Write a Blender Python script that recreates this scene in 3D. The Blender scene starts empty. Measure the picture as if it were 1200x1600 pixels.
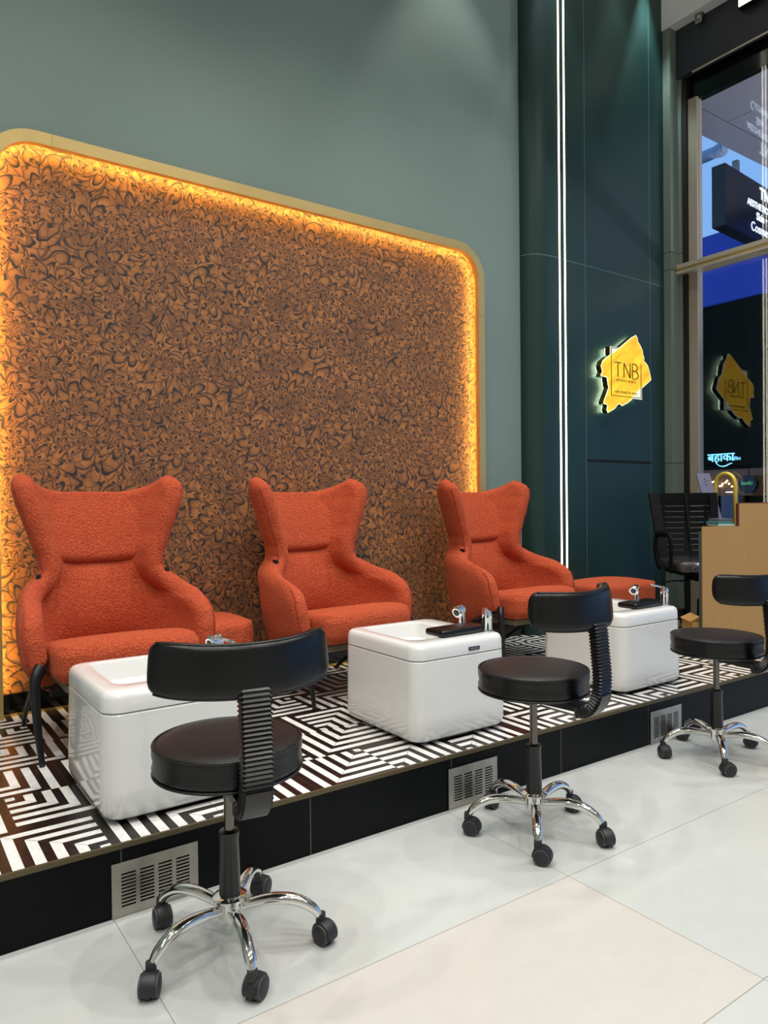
import bpy, bmesh, math, random
from mathutils import Vector, Matrix
PI = math.pi
R = math.radians
S = bpy.context.scene
COL = S.collection
random.seed(7)

# ------------------------------------------------------------------ materials
def lin(c):
    return tuple(((v/255)/12.92 if v/255 <= .04045 else ((v/255+.055)/1.055)**2.4) for v in c) + (1,)

class NT:
    def __init__(s, name):
        s.m = bpy.data.materials.new(name); s.m.use_nodes = True
        s.n = s.m.node_tree.nodes; s.l = s.m.node_tree.links
        s.b = s.n['Principled BSDF']; s.out = s.n['Material Output']
    def node(s, t, **k):
        n = s.n.new(t)
        for a, b in k.items(): setattr(n, a, b)
        return n
    def put(s, sock, v):
        if isinstance(v, bpy.types.NodeSocket): s.l.new(v, sock)
        elif v is not None: sock.default_value = v
    def math(s, op, a, b=None, c=None):
        n = s.node('ShaderNodeMath', operation=op)
        s.put(n.inputs[0], a); s.put(n.inputs[1], b)
        if c is not None: s.put(n.inputs[2], c)
        return n.outputs[0]
    def mix(s, f, a, b):
        n = s.node('ShaderNodeMix', data_type='RGBA')
        s.put(n.inputs[0], f); s.put(n.inputs[6], a); s.put(n.inputs[7], b)
        return n.outputs[2]
    def co(s, kind='Object', scale=(1, 1, 1), loc=(0, 0, 0)):
        t = s.node('ShaderNodeTexCoord'); m = s.node('ShaderNodeMapping')
        m.inputs['Scale'].default_value = scale; m.inputs['Location'].default_value = loc
        s.l.new(t.outputs[kind], m.inputs[0]); return m.outputs[0]
    def noise(s, vec, scale, detail=3, rough=.5, dist=0):
        n = s.node('ShaderNodeTexNoise'); s.put(n.inputs['Vector'], vec)
        n.inputs['Scale'].default_value = scale; n.inputs['Detail'].default_value = detail
        n.inputs['Roughness'].default_value = rough; n.inputs['Distortion'].default_value = dist
        return n.outputs['Fac']
    def ramp(s, f, stops):
        n = s.node('ShaderNodeValToRGB'); s.put(n.inputs[0], f)
        e = n.color_ramp.elements
        while len(e) < len(stops): e.new(.5)
        for i, (p, c) in enumerate(stops):
            e[i].position = p; e[i].color = c if len(c) == 4 else (*c, 1)
        return n.outputs[0]
    def sep(s, v):
        n = s.node('ShaderNodeSeparateXYZ'); s.put(n.inputs[0], v); return n.outputs
    def comb(s, x, y, z=0.0):
        n = s.node('ShaderNodeCombineXYZ'); s.put(n.inputs[0], x); s.put(n.inputs[1], y); s.put(n.inputs[2], z)
        return n.outputs[0]
    def bump(s, h, strength=.3, dist=.01):
        n = s.node('ShaderNodeBump'); s.put(n.inputs['Height'], h)
        n.inputs['Strength'].default_value = strength; n.inputs['Distance'].default_value = dist
        s.l.new(n.outputs[0], s.b.inputs['Normal'])
    def set(s, **k):
        names = dict(base='Base Color', rough='Roughness', metal='Metallic', spec='Specular IOR Level',
                     coat='Coat Weight', coatr='Coat Roughness', sheen='Sheen Weight', sheenr='Sheen Roughness',
                     emit='Emission Color', estr='Emission Strength', aniso='Anisotropic', ior='IOR', alpha='Alpha')
        for a, b in k.items(): s.put(s.b.inputs[names[a]], b)
        return s

def simple(name, rgb, rough=.5, metal=0, bump=None, **k):
    t = NT(name); t.set(base=lin(rgb), rough=rough, metal=metal, **k)
    if bump: t.bump(t.noise(t.co(), bump[0], 3), bump[1], bump[2])
    return t.m

def emis(name, rgb, strength):
    t = NT(name); t.set(base=(0.02, 0.02, 0.02, 1), emit=lin(rgb), estr=strength, rough=.6)
    return t.m

M = {}
M['wall'] = (lambda t: (t.set(base=t.mix(t.noise(t.co(), 1.4, 4), lin((118, 137, 129)), lin((126, 145, 137))), rough=.5, spec=.4),
                        t.bump(t.noise(t.co(), 60, 3), .06, .004), t.m)[-1])(NT('green grey paint'))
M['wall_dim'] = simple('white wall paint', (196, 196, 190), .7)
M['wall_dark'] = simple('charcoal wall', (60, 62, 62), .6)
M['ceiling'] = simple('white ceiling', (215, 215, 212), .8)
M['bulk'] = simple('white bulkhead', (205, 205, 205), .7)

def m_teal():
    t = NT('teal wood grain laminate')
    v = t.co(); g = t.noise(t.co(scale=(90, 90, 1.2)), 1, 4, .6)
    base = t.mix(g, lin((19, 48, 44)), lin((30, 61, 55)))
    x, y, z = t.sep(v)[:3]
    ln = None
    for xc in (4.338, 5.121):
        d = t.math('LESS_THAN', t.math('ABSOLUTE', t.math('SUBTRACT', x, xc)), .0022)
        ln = d if ln is None else t.math('MAXIMUM', ln, d)
    d = t.math('LESS_THAN', t.math('ABSOLUTE', t.math('SUBTRACT', z, 2.893)), .0022)
    ln = t.math('MAXIMUM', ln, d)
    base = t.mix(t.math('MULTIPLY', ln, .6), base, lin((120, 150, 146)))
    t.set(base=base, rough=.42, spec=.45); t.bump(g, .12, .003)
    return t.m
M['teal'] = m_teal()

def m_panelwall():
    t = NT('grey green composite panel'); z = t.sep(t.co())[2]
    ln = None
    for zc in (1.453, 3.02, 3.16):
        d = t.math('LESS_THAN', t.math('ABSOLUTE', t.math('SUBTRACT', z, zc)), .003)
        ln = d if ln is None else t.math('MAXIMUM', ln, d)
    t.set(base=t.mix(ln, t.mix(t.noise(t.co(), 3), lin((104, 116, 106)), lin((114, 124, 113))), lin((40, 50, 46))), rough=.5)
    return t.m
M['panelwall'] = m_panelwall()

def m_floor():
    t = NT('large format porcelain floor tile'); x, y, z = t.sep(t.co())[:3]
    fx = t.math('DIVIDE', t.math('SUBTRACT', x, .533), 1.2); fy = t.math('DIVIDE', t.math('SUBTRACT', y, .905), .6)
    ex = t.math('MULTIPLY', t.math('ABSOLUTE', t.math('SUBTRACT', t.math('FRACT', t.math('ADD', fx, .5)), .5)), 1.2)
    ey = t.math('MULTIPLY', t.math('ABSOLUTE', t.math('SUBTRACT', t.math('FRACT', t.math('ADD', fy, .5)), .5)), .6)
    gr = t.math('LESS_THAN', t.math('MINIMUM', ex, ey), .0013)
    cell = t.comb(t.math('FLOOR', fx), t.math('FLOOR', fy))
    wn = t.node('ShaderNodeTexWhiteNoise')
    add = t.node('ShaderNodeVectorMath', operation='SCALE'); t.put(add.inputs[0], cell); add.inputs['Scale'].default_value = 1.37
    t.l.new(add.outputs[0], wn.inputs['Vector'])
    # the warm beige tile nearest to the camera
    warm = t.math('MULTIPLY', t.math('LESS_THAN', t.math('ABSOLUTE', t.math('SUBTRACT', t.math('FLOOR', fx), 0)), .5),
                  t.math('LESS_THAN', t.math('ABSOLUTE', t.math('SUBTRACT', t.math('FLOOR', fy), 0)), .5))
    c1 = t.noise(t.co(), 1.6, 6, .65, .6); c2 = t.noise(t.co(scale=(1, 1.6, 1)), 5, 8, .75, 1.5)
    v = t.ramp(c2, [(.35, (0, 0, 0)), (.6, (.35, .35, .35)), (.75, (1, 1, 1))])
    cool = t.mix(c1, lin((172, 178, 176)), lin((192, 194, 190)))
    wrm = t.mix(c1, lin((184, 178, 169)), lin((196, 190, 182)))
    base = t.mix(t.math('MULTIPLY', warm, .7), cool, wrm)
    base = t.mix(t.math('MULTIPLY', v, .25), base, lin((214, 216, 214)))
    base = t.mix(t.math('MULTIPLY', gr, .7), base, lin((120, 112, 98)))
    t.set(base=base, rough=t.math('MULTIPLY_ADD', c2, .18, .14), spec=.5)
    t.bump(t.math('MULTIPLY', gr, -1), .2, .001)
    return t.m
M['floor'] = m_floor()

def m_mosaic():
    t = NT('black and white marble labyrinth mosaic'); x, y, z = t.sep(t.co())[:3]
    C = .275
    v = t.math('DIVIDE', t.math('SUBTRACT', y, 2.085), C); j = t.math('FLOOR', v)
    sh = t.math('MULTIPLY', t.math('FRACT', t.math('MULTIPLY', j, .5)), 1.2)
    u = t.math('ADD', t.math('DIVIDE', t.math('SUBTRACT', x, .533), C*1.2), sh); i = t.math('FLOOR', u)
    fu = t.math('FRACT', u); fv = t.math('FRACT', v)
    def rnd(seed):
        w = t.node('ShaderNodeTexWhiteNoise'); t.l.new(t.comb(t.math('ADD', i, seed), t.math('ADD', j, seed*1.7), seed), w.inputs['Vector'])
        return t.math('GREATER_THAN', w.outputs['Value'], .42)
    r1, r2 = rnd(3.3), rnd(11.7)
    def flip(f, r): # f or 1-f
        return t.math('ABSOLUTE', t.math('SUBTRACT', t.math('SUBTRACT', 1.0, f), t.math('SUBTRACT', 1.0, r)))
    a = flip(fu, r1); b = flip(fv, r2)
    m = t.math('MAXIMUM', t.math('MULTIPLY', t.math('SUBTRACT', 1.0, a), 1.2), t.math('SUBTRACT', 1.0, b))
    st = t.math('LESS_THAN', t.math('FRACT', t.math('MULTIPLY', m, 5.0)), .52)
    mar = t.ramp(t.noise(t.co(), 9, 8, .7, 2.5), [(.44, (1, 1, 1)), (.5, (.45, .46, .48)), (.56, (1, 1, 1))])
    wn = t.noise(t.co(), 30, 2)
    wht = t.mix(.35, lin((232, 232, 230)), mar)
    wht = t.node('ShaderNodeMix', data_type='RGBA', blend_type='MULTIPLY'); wht.inputs[0].default_value = .28
    wht.inputs[6].default_value = lin((232, 231, 227)); t.l.new(mar, wht.inputs[7]); wht = wht.outputs[2]
    blk = t.mix(wn, lin((16, 14, 15)), lin((44, 34, 32)))
    base = t.mix(st, blk, wht)
    dg = t.math('LESS_THAN', t.math('ABSOLUTE', t.math('SUBTRACT', t.math('MULTIPLY', t.math('SUBTRACT', 1.0, a), 1.2), t.math('SUBTRACT', 1.0, b))), .006)
    eu = t.math('MINIMUM', t.math('MINIMUM', fu, t.math('SUBTRACT', 1.0, fu)), t.math('MINIMUM', fv, t.math('SUBTRACT', 1.0, fv)))
    gr = t.math('MAXIMUM', dg, t.math('LESS_THAN', eu, .004))
    base = t.mix(t.math('MULTIPLY', gr, .7), base, lin((60, 55, 50)))
    t.set(base=base, rough=.22, spec=.5)
    return t.m
M['mosaic'] = m_mosaic()

def m_riser():
    t = NT('black marble riser'); x = t.sep(t.co())[0]
    g = t.math('LESS_THAN', t.math('MULTIPLY', t.math('ABSOLUTE', t.math('SUBTRACT', t.math('FRACT', t.math('ADD', t.math('DIVIDE', t.math('SUBTRACT', x, .556), .604), .5)), .5)), .604), .0018)
    n = t.noise(t.co(scale=(1, 1, 2)), 14, 8, .75, 1)
    sc = t.ramp(n, [(.62, (0, 0, 0)), (.74, (1, 1, 1))])
    b = t.mix(t.math('MULTIPLY', sc, .35), lin((9, 12, 12)), lin((60, 60, 56)))
    t.set(base=t.mix(t.math('MULTIPLY', g, .6), b, lin((110, 106, 92))), rough=.42, spec=.12)
    return t.m
M['riser'] = m_riser()
M['blackmarble'] = (lambda t: (t.set(base=t.mix(t.ramp(t.noise(t.co(), 8, 8, .7, 2), [(.6, (0, 0, 0)), (.66, (1, 1, 1))]), lin((10, 10, 8)), lin((60, 55, 35))), rough=.12), t.m)[-1])(NT('black marble'))

def m_paper():
    t = NT('floral etching wallpaper')
    co = t.co()
    x, y, z = t.sep(co)[:3]
    p = t.comb(x, z, 0.0)
    nz = t.node('ShaderNodeTexNoise'); t.l.new(p, nz.inputs['Vector']); nz.inputs['Scale'].default_value = 7; nz.inputs['Detail'].default_value = 4
    dv = t.node('ShaderNodeVectorMath', operation='SCALE'); sb = t.node('ShaderNodeVectorMath', operation='SUBTRACT')
    t.l.new(nz.outputs['Color'], sb.inputs[0]); sb.inputs[1].default_value = (.5, .5, .5)
    t.l.new(sb.outputs[0], dv.inputs[0]); dv.inputs['Scale'].default_value = .075
    ad = t.node('ShaderNodeVectorMath', operation='ADD'); t.l.new(p, ad.inputs[0]); t.l.new(dv.outputs[0], ad.inputs[1]); q = ad.outputs[0]
    def flowers(sc, n, rings, seed):
        of = t.node('ShaderNodeVectorMath', operation='ADD'); t.l.new(q, of.inputs[0]); of.inputs[1].default_value = (seed, seed*.7, 0)
        vo = t.node('ShaderNodeTexVoronoi', voronoi_dimensions='2D'); t.l.new(of.outputs[0], vo.inputs['Vector']); vo.inputs['Scale'].default_value = sc
        df = t.node('ShaderNodeVectorMath', operation='SUBTRACT'); t.l.new(of.outputs[0], df.inputs[0])
        t.l.new(vo.outputs['Position'], df.inputs[1])
        dx, dy = t.sep(df.outputs[0])[:2]
        th = t.math('ARCTAN2', dy, dx)
        r = vo.outputs['Distance']
        cs = t.sep(vo.outputs['Color'])[0]
        pet = t.math('ABSOLUTE', t.math('SINE', t.math('MULTIPLY_ADD', th, n/2, t.math('MULTIPLY_ADD', r, 4.5, t.math('MULTIPLY', cs, 9)))))
        ring = t.math('FRACT', t.math('SUBTRACT', t.math('MULTIPLY', r, rings), t.math('MULTIPLY', pet, .8)))
        line = t.math('MINIMUM', ring, t.math('SUBTRACT', 1.0, ring))
        l1 = t.math('LESS_THAN', line, .1)
        sh = t.math('POWER', ring, 2.2)     # ink shading toward the next petal row
        l2 = t.math('MULTIPLY', t.math('LESS_THAN', pet, .16), .8)
        ha = t.math('GREATER_THAN', t.math('SINE', t.math('MULTIPLY_ADD', th, 46, t.math('MULTIPLY', r, 20))), .25)
        hat = t.math('MULTIPLY', t.math('MULTIPLY', ha, sh), .75)
        return t.math('MAXIMUM', t.math('MAXIMUM', l1, l2), t.math('MAXIMUM', hat, t.math('MULTIPLY', sh, .85))), r
    a, ra = flowers(4.6, 7, 3.6, 0)
    b, rb = flowers(9.5, 5, 2.4, 3.1)
    pick = t.math('GREATER_THAN', t.noise(p, 5, 2), .5)
    ed = t.node('ShaderNodeTexVoronoi', voronoi_dimensions='2D', feature='DISTANCE_TO_EDGE'); t.l.new(q, ed.inputs['Vector']); ed.inputs['Scale'].default_value = 17
    leaf = t.math('LESS_THAN', ed.outputs['Distance'], .05)
    n = t.node('ShaderNodeMix', data_type='FLOAT'); t.l.new(pick, n.inputs[0]); t.l.new(a, n.inputs[2]); t.l.new(b, n.inputs[3])
    ink = t.math('MAXIMUM', n.outputs[0], t.math('MULTIPLY', leaf, .7))
    cl = t.ramp(t.noise(p, 6, 5, .65), [(.42, (0, 0, 0)), (.62, (1, 1, 1))])
    ink = t.math('MAXIMUM', ink, t.math('MULTIPLY', cl, .5))
    ground = t.mix(t.noise(p, 3, 4), lin((182, 122, 70)), lin((158, 104, 62)))
    t.set(base=t.mix(ink, ground, lin((54, 48, 48))), rough=.6, spec=.3)
    return t.m
M['paper'] = m_paper()

def m_brass(name, rgb, rough=.32):
    t = NT(name); n = t.noise(t.co(scale=(3, 3, 3)), 4, 4)
    t.set(base=lin(rgb), metal=.75, rough=t.math('MULTIPLY_ADD', n, .15, rough-.07)); return t.m
M['brass'] = m_brass('brushed brass', (214, 186, 122), .42)
M['brass_handle'] = simple('satin yellow brass', (250, 214, 96), .35, .45)
M['brass_pol'] = m_brass('polished brass', (226, 186, 100), .15)

def m_boucle():
    t = NT('rust orange boucle'); c = t.co()
    v = t.node('ShaderNodeTexVoronoi', feature='SMOOTH_F1'); t.l.new(c, v.inputs['Vector']); v.inputs['Scale'].default_value = 130
    n = t.noise(c, 170, 4, .7); h = t.math('ADD', t.math('MULTIPLY', v.outputs['Distance'], -1), t.math('MULTIPLY', n, .8))
    base = t.mix(t.ramp(n, [(.35, (0, 0, 0)), (.65, (1, 1, 1))]), lin((150, 56, 34)), lin((202, 95, 62)))
    t.set(base=base, rough=.95, spec=.15, sheen=.25, sheenr=.5); t.b.inputs['Sheen Tint'].default_value = lin((240, 150, 110))
    t.bump(h, .75, .006); return t.m
M['boucle'] = m_boucle()
M['boucle_seam'] = simple('rust seam piping', (158, 54, 36), .9, bump=(200, .5, .004))

def m_leather(name, rgb, rough=.38):
    t = NT(name); c = t.co()
    n = t.noise(c, 6, 3); f = t.noise(c, 260, 2)
    t.set(base=lin(rgb), rough=rough, spec=.38)
    t.bump(t.math('ADD', t.math('MULTIPLY', n, 1.2), t.math('MULTIPLY', f, .06)), .25, .02); return t.m
M['leather'] = m_leather('glossy black vinyl', (6, 6, 7), .3)
M['leather_seat'] = m_leather('matte black vinyl', (26, 22, 23), .48)
M['piping'] = simple('black vinyl piping', (16, 16, 17), .35)
M['plastic'] = simple('black plastic', (12, 12, 13), .32)
M['chair_plastic'] = simple('matt black chair plastic', (9, 9, 10), .6, spec=.2)
M['rubber'] = simple('black caster plastic', (30, 31, 33), .5)
M['tread'] = simple('grey caster tread', (62, 62, 64), .6)
M['chrome'] = simple('chrome', (232, 230, 226), .07, 1)
M['chrome_tap'] = simple('tap chrome', (236, 236, 238), .06, 1)
M['piston'] = simple('dark steel piston', (110, 106, 100), .22, 1)
M['metal_black'] = simple('black powder coated metal', (24, 25, 29), .42, .3)
M['seatboard'] = simple('khaki seat board', (120, 112, 88), .7)
M['ceramic'] = (lambda t: (t.set(base=t.mix(t.noise(t.co(), 3, 3), lin((226, 226, 224)), lin((218, 218, 215))), rough=.12, spec=.5, coat=.4, coatr=.05), t.bump(t.noise(t.co(scale=(1, 1, 1.6)), 7, 1, .4, .3), .07, .012), t.m)[-1])(NT('gloss white acrylic'))
M['lidline'] = simple('joint shadow gap', (90, 90, 86), .7)
M['badge'] = simple('black badge', (14, 14, 14), .3)
M['badge_text'] = simple('silver badge lettering', (190, 190, 186), .3, .8)
def m_steel():
    t = NT('brushed stainless steel'); n = t.noise(t.co(scale=(2, 2, 1)), 8, 5, .7); g = t.noise(t.co(scale=(1, 1, 80)), 6, 3)
    t.set(base=t.mix(n, lin((150, 145, 136)), lin((196, 190, 180))), metal=1, rough=t.math('MULTIPLY_ADD', g, .2, .3)); return t.m
M['steel'] = m_steel()
M['void'] = simple('dark void', (6, 6, 6), .8)
M['edge'] = simple('dull bronze edging', (96, 84, 60), .5, .5)
def m_mdf():
    t = NT('raw board desk panel'); n = t.noise(t.co(), 3, 4); g = t.noise(t.co(), 160, 3)
    sc = t.ramp(t.noise(t.co(scale=(8, 8, 2)), 2.2, 5, .6, 1.5), [(.66, (0, 0, 0)), (.72, (1, 1, 1))])
    b = t.mix(n, lin((164, 126, 76)), lin((180, 142, 90)))
    b = t.mix(t.math('MULTIPLY', g, .25), b, lin((140, 104, 60)))
    t.set(base=t.mix(t.math('MULTIPLY', sc, .35), b, lin((214, 184, 136))), rough=.55); return t.m
M['mdf'] = m_mdf()
M['mahogany'] = simple('dark red wood veneer', (92, 28, 18), .35)
M['tealboard'] = simple('teal laminate', (52, 84, 84), .4)
M['card'] = simple('brown corrugated cardboard', (176, 134, 72), .8)
M['mesh'] = simple('black mesh fabric', (7, 7, 8), .8, spec=.2)
M['wrap'] = (lambda t: (t.set(base=lin((58, 56, 56)), rough=.12, spec=.8, coat=1, coatr=.05), t.bump(t.noise(t.co(), 14, 4, .6, 1.5), 1.0, .03), t.m)[-1])(NT('crinkled plastic wrap over black fabric'))
M['poster'] = simple('pale lilac board', (150, 152, 186), .4)
M['ink'] = simple('dark print', (38, 34, 50), .5)
M['paper_teal'] = simple('teal folder', (60, 128, 128), .5)
M['paper_grey'] = simple('grey folder', (86, 86, 100), .5)
M['paper_white'] = simple('white paper', (190, 200, 194), .6)
M['led'] = emis('cool white led strip', (255, 247, 225), 7)
M['warmled'] = emis('warm amber led strip', (255, 206, 112), 62)
M['lamp'] = emis('ceiling downlight lens', (255, 250, 240), 6)
M['flood'] = emis('floodlight lens', (255, 246, 220), 5)
M['trimwhite'] = simple('grey aluminium channel', (90, 92, 86), .4, .5)

def m_signface():
    t = NT('backlit yellow paint stroke'); x, y, z = t.sep(t.co())[:3]
    d = t.comb(t.math('ADD', t.math('MULTIPLY', x, 2.2), t.math('MULTIPLY', z, -3.2)), t.math('ADD', t.math('MULTIPLY', x, .7), t.math('MULTIPLY', z, .45)))
    n = t.noise(d, 5.5, 6, .6, .5)
    c = t.ramp(n, [(.30, lin((255, 158, 10))), (.5, lin((255, 196, 14))), (.68, lin((255, 222, 40)))])
    t.set(base=(.3, .2, .02, 1), emit=c, estr=1.0, rough=.35); return t.m
M['signface'] = m_signface()
M['signwhite'] = emis('backlit white card', (240, 245, 220), 1.0)
M['signrim'] = emis('lit acrylic rim', (255, 252, 214), 1.25)
M['halo'] = emis('halo light', (232, 255, 214), 9)
M['signside'] = simple('dark gold mirror return', (96, 84, 40), .25, .8)
M['signink'] = simple('sign black lettering', (40, 28, 10), .5)

def m_glass(name, ior=1.75):
    t = NT(name); t.n.remove(t.b)
    tr = t.node('ShaderNodeBsdfTransparent'); gl = t.node('ShaderNodeBsdfGlossy'); fr = t.node('ShaderNodeLayerWeight'); mx = t.node('ShaderNodeMixShader')
    tr.inputs[0].default_value = (.93, .95, .96, 1); gl.inputs['Roughness'].default_value = 0.0; fr.inputs['Blend'].default_value = .5
    t.l.new(t.math('MULTIPLY_ADD', t.math('POWER', fr.outputs['Facing'], 4.0), .9, .07), mx.inputs[0]); t.l.new(tr.outputs[0], mx.inputs[1]); t.l.new(gl.outputs[0], mx.inputs[2]); t.l.new(mx.outputs[0], t.out.inputs[0])
    return t.m
M['glass'] = m_glass('window glass')
M['frame'] = simple('beige aluminium frame', (168, 156, 138), .4, .2)
M['railm'] = simple('pale rail metal', (196, 186, 166), .35, .4)
M['gasket'] = simple('black gasket', (12, 12, 12), .6)
M['shutter'] = simple('charcoal shutter box', (40, 41, 48), .5)
M['header'] = simple('gloss black header', (10, 14, 15), .08)
M['soffit'] = simple('glossy grey canopy panel', (150, 148, 160), .03, .25, spec=.9)
M['blackbox'] = simple('black sign box', (16, 16, 20), .22)
M['signlet'] = emis('lit white letters', (225, 238, 255), 1.7)
M['pipe'] = simple('grey pvc pipe', (150, 165, 185), .45)
M['bluefascia'] = simple('deep blue fascia', (10, 42, 140), .4, emit=lin((8, 32, 120)), estr=.55)  # emission put into the blue in place of light falling on the fascia
M['darkbuild'] = (lambda t: (t.set(base=t.mix(t.noise(t.co(), 6, 5), lin((2, 3, 5)), lin((6, 8, 11))), rough=.9, spec=.05), t.m)[-1])(NT('dark facade wall'))
M['bluesign'] = emis('pale blue lit letters', (120, 205, 255), 2.2)
M['greensign'] = emis('green neon letters', (90, 200, 140), .8)
M['bulb'] = emis('warm bulb', (255, 214, 140), 8)
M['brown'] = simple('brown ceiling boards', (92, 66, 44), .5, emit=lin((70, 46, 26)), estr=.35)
M['shopglass'] = simple('dim shop interior', (58, 62, 84), .4, emit=lin((40, 44, 66)), estr=.5)
M['shoplight'] = emis('shop tube light', (255, 255, 255), 3)
M['asphalt'] = simple('outside paving', (46, 46, 50), .7)

# ------------------------------------------------------------------ object helpers
def link(name, bm, mats, parent=None, smooth=True, loc=(0, 0, 0), rot=(0, 0, 0), sub=0, solid=None, bevel=None, auto=None):
    me = bpy.data.meshes.new(name)
    bmesh.ops.recalc_face_normals(bm, faces=bm.faces)
    bm.to_mesh(me); bm.free()
    for m in (mats if isinstance(mats, (list, tuple)) else [mats]): me.materials.append(m)
    if smooth:
        for p in me.polygons: p.use_smooth = True
        if auto is not None: me.set_sharp_from_angle(angle=R(auto))
    o = bpy.data.objects.new(name, me); COL.objects.link(o)
    o.location = loc; o.rotation_euler = rot
    if parent: o.parent = parent
    if solid:
        d = o.modifiers.new('solid', 'SOLIDIFY'); d.thickness = solid[0]; d.offset = solid[1]
    if bevel:
        d = o.modifiers.new('bevel', 'BEVEL'); d.width = bevel[0]; d.segments = bevel[1]; d.limit_method = 'ANGLE'; d.angle_limit = R(40)
    if sub:
        d = o.modifiers.new('sub', 'SUBSURF'); d.levels = sub; d.render_levels = sub
    return o

def empty(name, loc, rz=0, label=None, cat=None, group=None):
    o = bpy.data.objects.new(name, None); COL.objects.link(o); o.location = loc; o.rotation_euler = (0, 0, rz)
    o.empty_display_size = .1
    tag(o, label, cat, group); return o

def tag(o, label=None, cat=None, group=None, kind=None):
    if label: o['label'] = label
    if cat: o['category'] = cat
    if group: o['group'] = group
    if kind: o['kind'] = kind
    return o

def copy_tree(o, parent=None):
    c = o.copy(); COL.objects.link(c)
    if parent: c.parent = parent
    for ch in list(o.children): copy_tree(ch, c)
    return c

def BM(): return bmesh.new()

def box(bm, x0, x1, y0, y1, z0, z1, mat=0, bev=0, seg=2):
    vs = [bm.verts.new((x, y, z)) for x in (x0, x1) for y in (y0, y1) for z in (z0, z1)]
    f = [bm.faces.new([vs[i] for i in q]) for q in ((0, 1, 3, 2), (4, 6, 7, 5), (0, 4, 5, 1), (2, 3, 7, 6), (0, 2, 6, 4), (1, 5, 7, 3))]
    for a in f: a.material_index = mat
    if bev:
        es = list({e for a in f for e in a.edges})
        bmesh.ops.bevel(bm, geom=es, offset=bev, segments=seg, affect='EDGES', profile=.5)
    return vs

def round_box(bm, w, d, z0, z1, r, n=12, rv=None):
    rv = rv or r
    vs = box(bm, -w/2, w/2, -d/2, d/2, z0, z1)
    bmesh.ops.subdivide_edges(bm, edges=bm.edges[:], cuts=n, use_grid_fill=True)
    for v in bm.verts:
        x, y, z = v.co
        # plan corners
        cx, cy = max(-w/2+rv, min(w/2-rv, x)), max(-d/2+rv, min(d/2-rv, y)); dx, dy = x-cx, y-cy
        m = max(abs(dx), abs(dy)); l = math.hypot(dx, dy)
        if l > 1e-9: x, y = cx+dx*m/l, cy+dy*m/l
        # top and bottom rolls
        cz = max(z0+r, min(z1-r, z)); dz = abs(z-cz)
        gx, gy = x/(w/2), y/(d/2)
        ix = max(0, abs(x)-(w/2-r)); iy = max(0, abs(y)-(d/2-r)); i = max(ix, iy)
        if i > 0 and dz > 0:
            m = max(i, dz); l = math.hypot(i, dz); k = m/l
            z = cz+math.copysign(dz*k, z-cz)
            sc = i*(1-k)
            if ix >= iy: x -= math.copysign(sc, x); y -= math.copysign(min(sc, iy), y) if iy > 0 else 0
            else: y -= math.copysign(sc, y); x -= math.copysign(min(sc, ix), x) if ix > 0 else 0
        v.co = (x, y, z)
def cyl(bm, p0, p1, r0, r1=None, n=24, mat=0, caps=True):
    r1 = r0 if r1 is None else r1
    p0, p1 = Vector(p0), Vector(p1); d = (p1-p0).normalized()
    a = d.orthogonal().normalized(); b = d.cross(a)
    A = [bm.verts.new(p0+(a*math.cos(2*PI*i/n)+b*math.sin(2*PI*i/n))*r0) for i in range(n)]
    B = [bm.verts.new(p1+(a*math.cos(2*PI*i/n)+b*math.sin(2*PI*i/n))*r1) for i in range(n)]
    for i in range(n): bm.faces.new((A[i], A[(i+1) % n], B[(i+1) % n], B[i])).material_index = mat
    if caps:
        bm.faces.new(A[::-1]).material_index = mat; bm.faces.new(B).material_index = mat

def lathe(bm, prof, n=32, mat=0, cx=0, cy=0):
    rings = []
    for r, z in prof:
        if r < 1e-6: rings.append([bm.verts.new((cx, cy, z))])
        else: rings.append([bm.verts.new((cx+r*math.cos(2*PI*i/n), cy+r*math.sin(2*PI*i/n), z)) for i in range(n)])
    for A, B in zip(rings, rings[1:]):
        for i in range(n):
            j = (i+1) % n
            if len(A) == 1 and len(B) == 1: continue
            if len(A) == 1: f = (A[0], B[i], B[j])
            elif len(B) == 1: f = (A[i], A[j], B[0])
            else: f = (A[i], A[j], B[j], B[i])
            bm.faces.new(f).material_index = mat

def smooth_path(pts, n=8):
    P = [Vector(p) for p in pts]; P = [P[0]*2-P[1]]+P+[P[-1]*2-P[-2]]; out = []
    for k in range(1, len(P)-2):
        for i in range(n):
            t = i/n; a, b, c, d = P[k-1:k+3]
            out.append(.5*((2*b)+(c-a)*t+(2*a-5*b+4*c-d)*t*t+(3*b-a-3*c+d)*t**3))
    out.append(P[-2]); return out

def tube(bm, pts, rad, n=12, mat=0, closed=False, flat=1.0, up=None, caps=True):
    """sweep an ellipse (rad, rad*flat) along pts"""
    P = [Vector(p) for p in pts]; N = len(P); rings = []
    prev = None
    for k in range(N):
        if closed: t = (P[(k+1) % N]-P[k-1]).normalized()
        else: t = (P[min(k+1, N-1)]-P[max(k-1, 0)]).normalized()
        if up is not None: a = t.cross(Vector(up)).normalized()
        elif prev is None: a = t.orthogonal().normalized()
        else: a = (prev-t*prev.dot(t)).normalized()
        prev = a; b = a.cross(t)
        r = rad[k] if isinstance(rad, (list, tuple)) else rad
        rings.append([bm.verts.new(P[k]+a*r*math.cos(2*PI*i/n)+b*r*flat*math.sin(2*PI*i/n)) for i in range(n)])
    prs = list(zip(rings, rings[1:]))+([(rings[-1], rings[0])] if closed else [])
    for A, B in prs:
        for i in range(n): bm.faces.new((A[i], A[(i+1) % n], B[(i+1) % n], B[i])).material_index = mat
    if not closed and caps:
        bm.faces.new(rings[0][::-1]).material_index = mat; bm.faces.new(rings[-1]).material_index = mat

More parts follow.
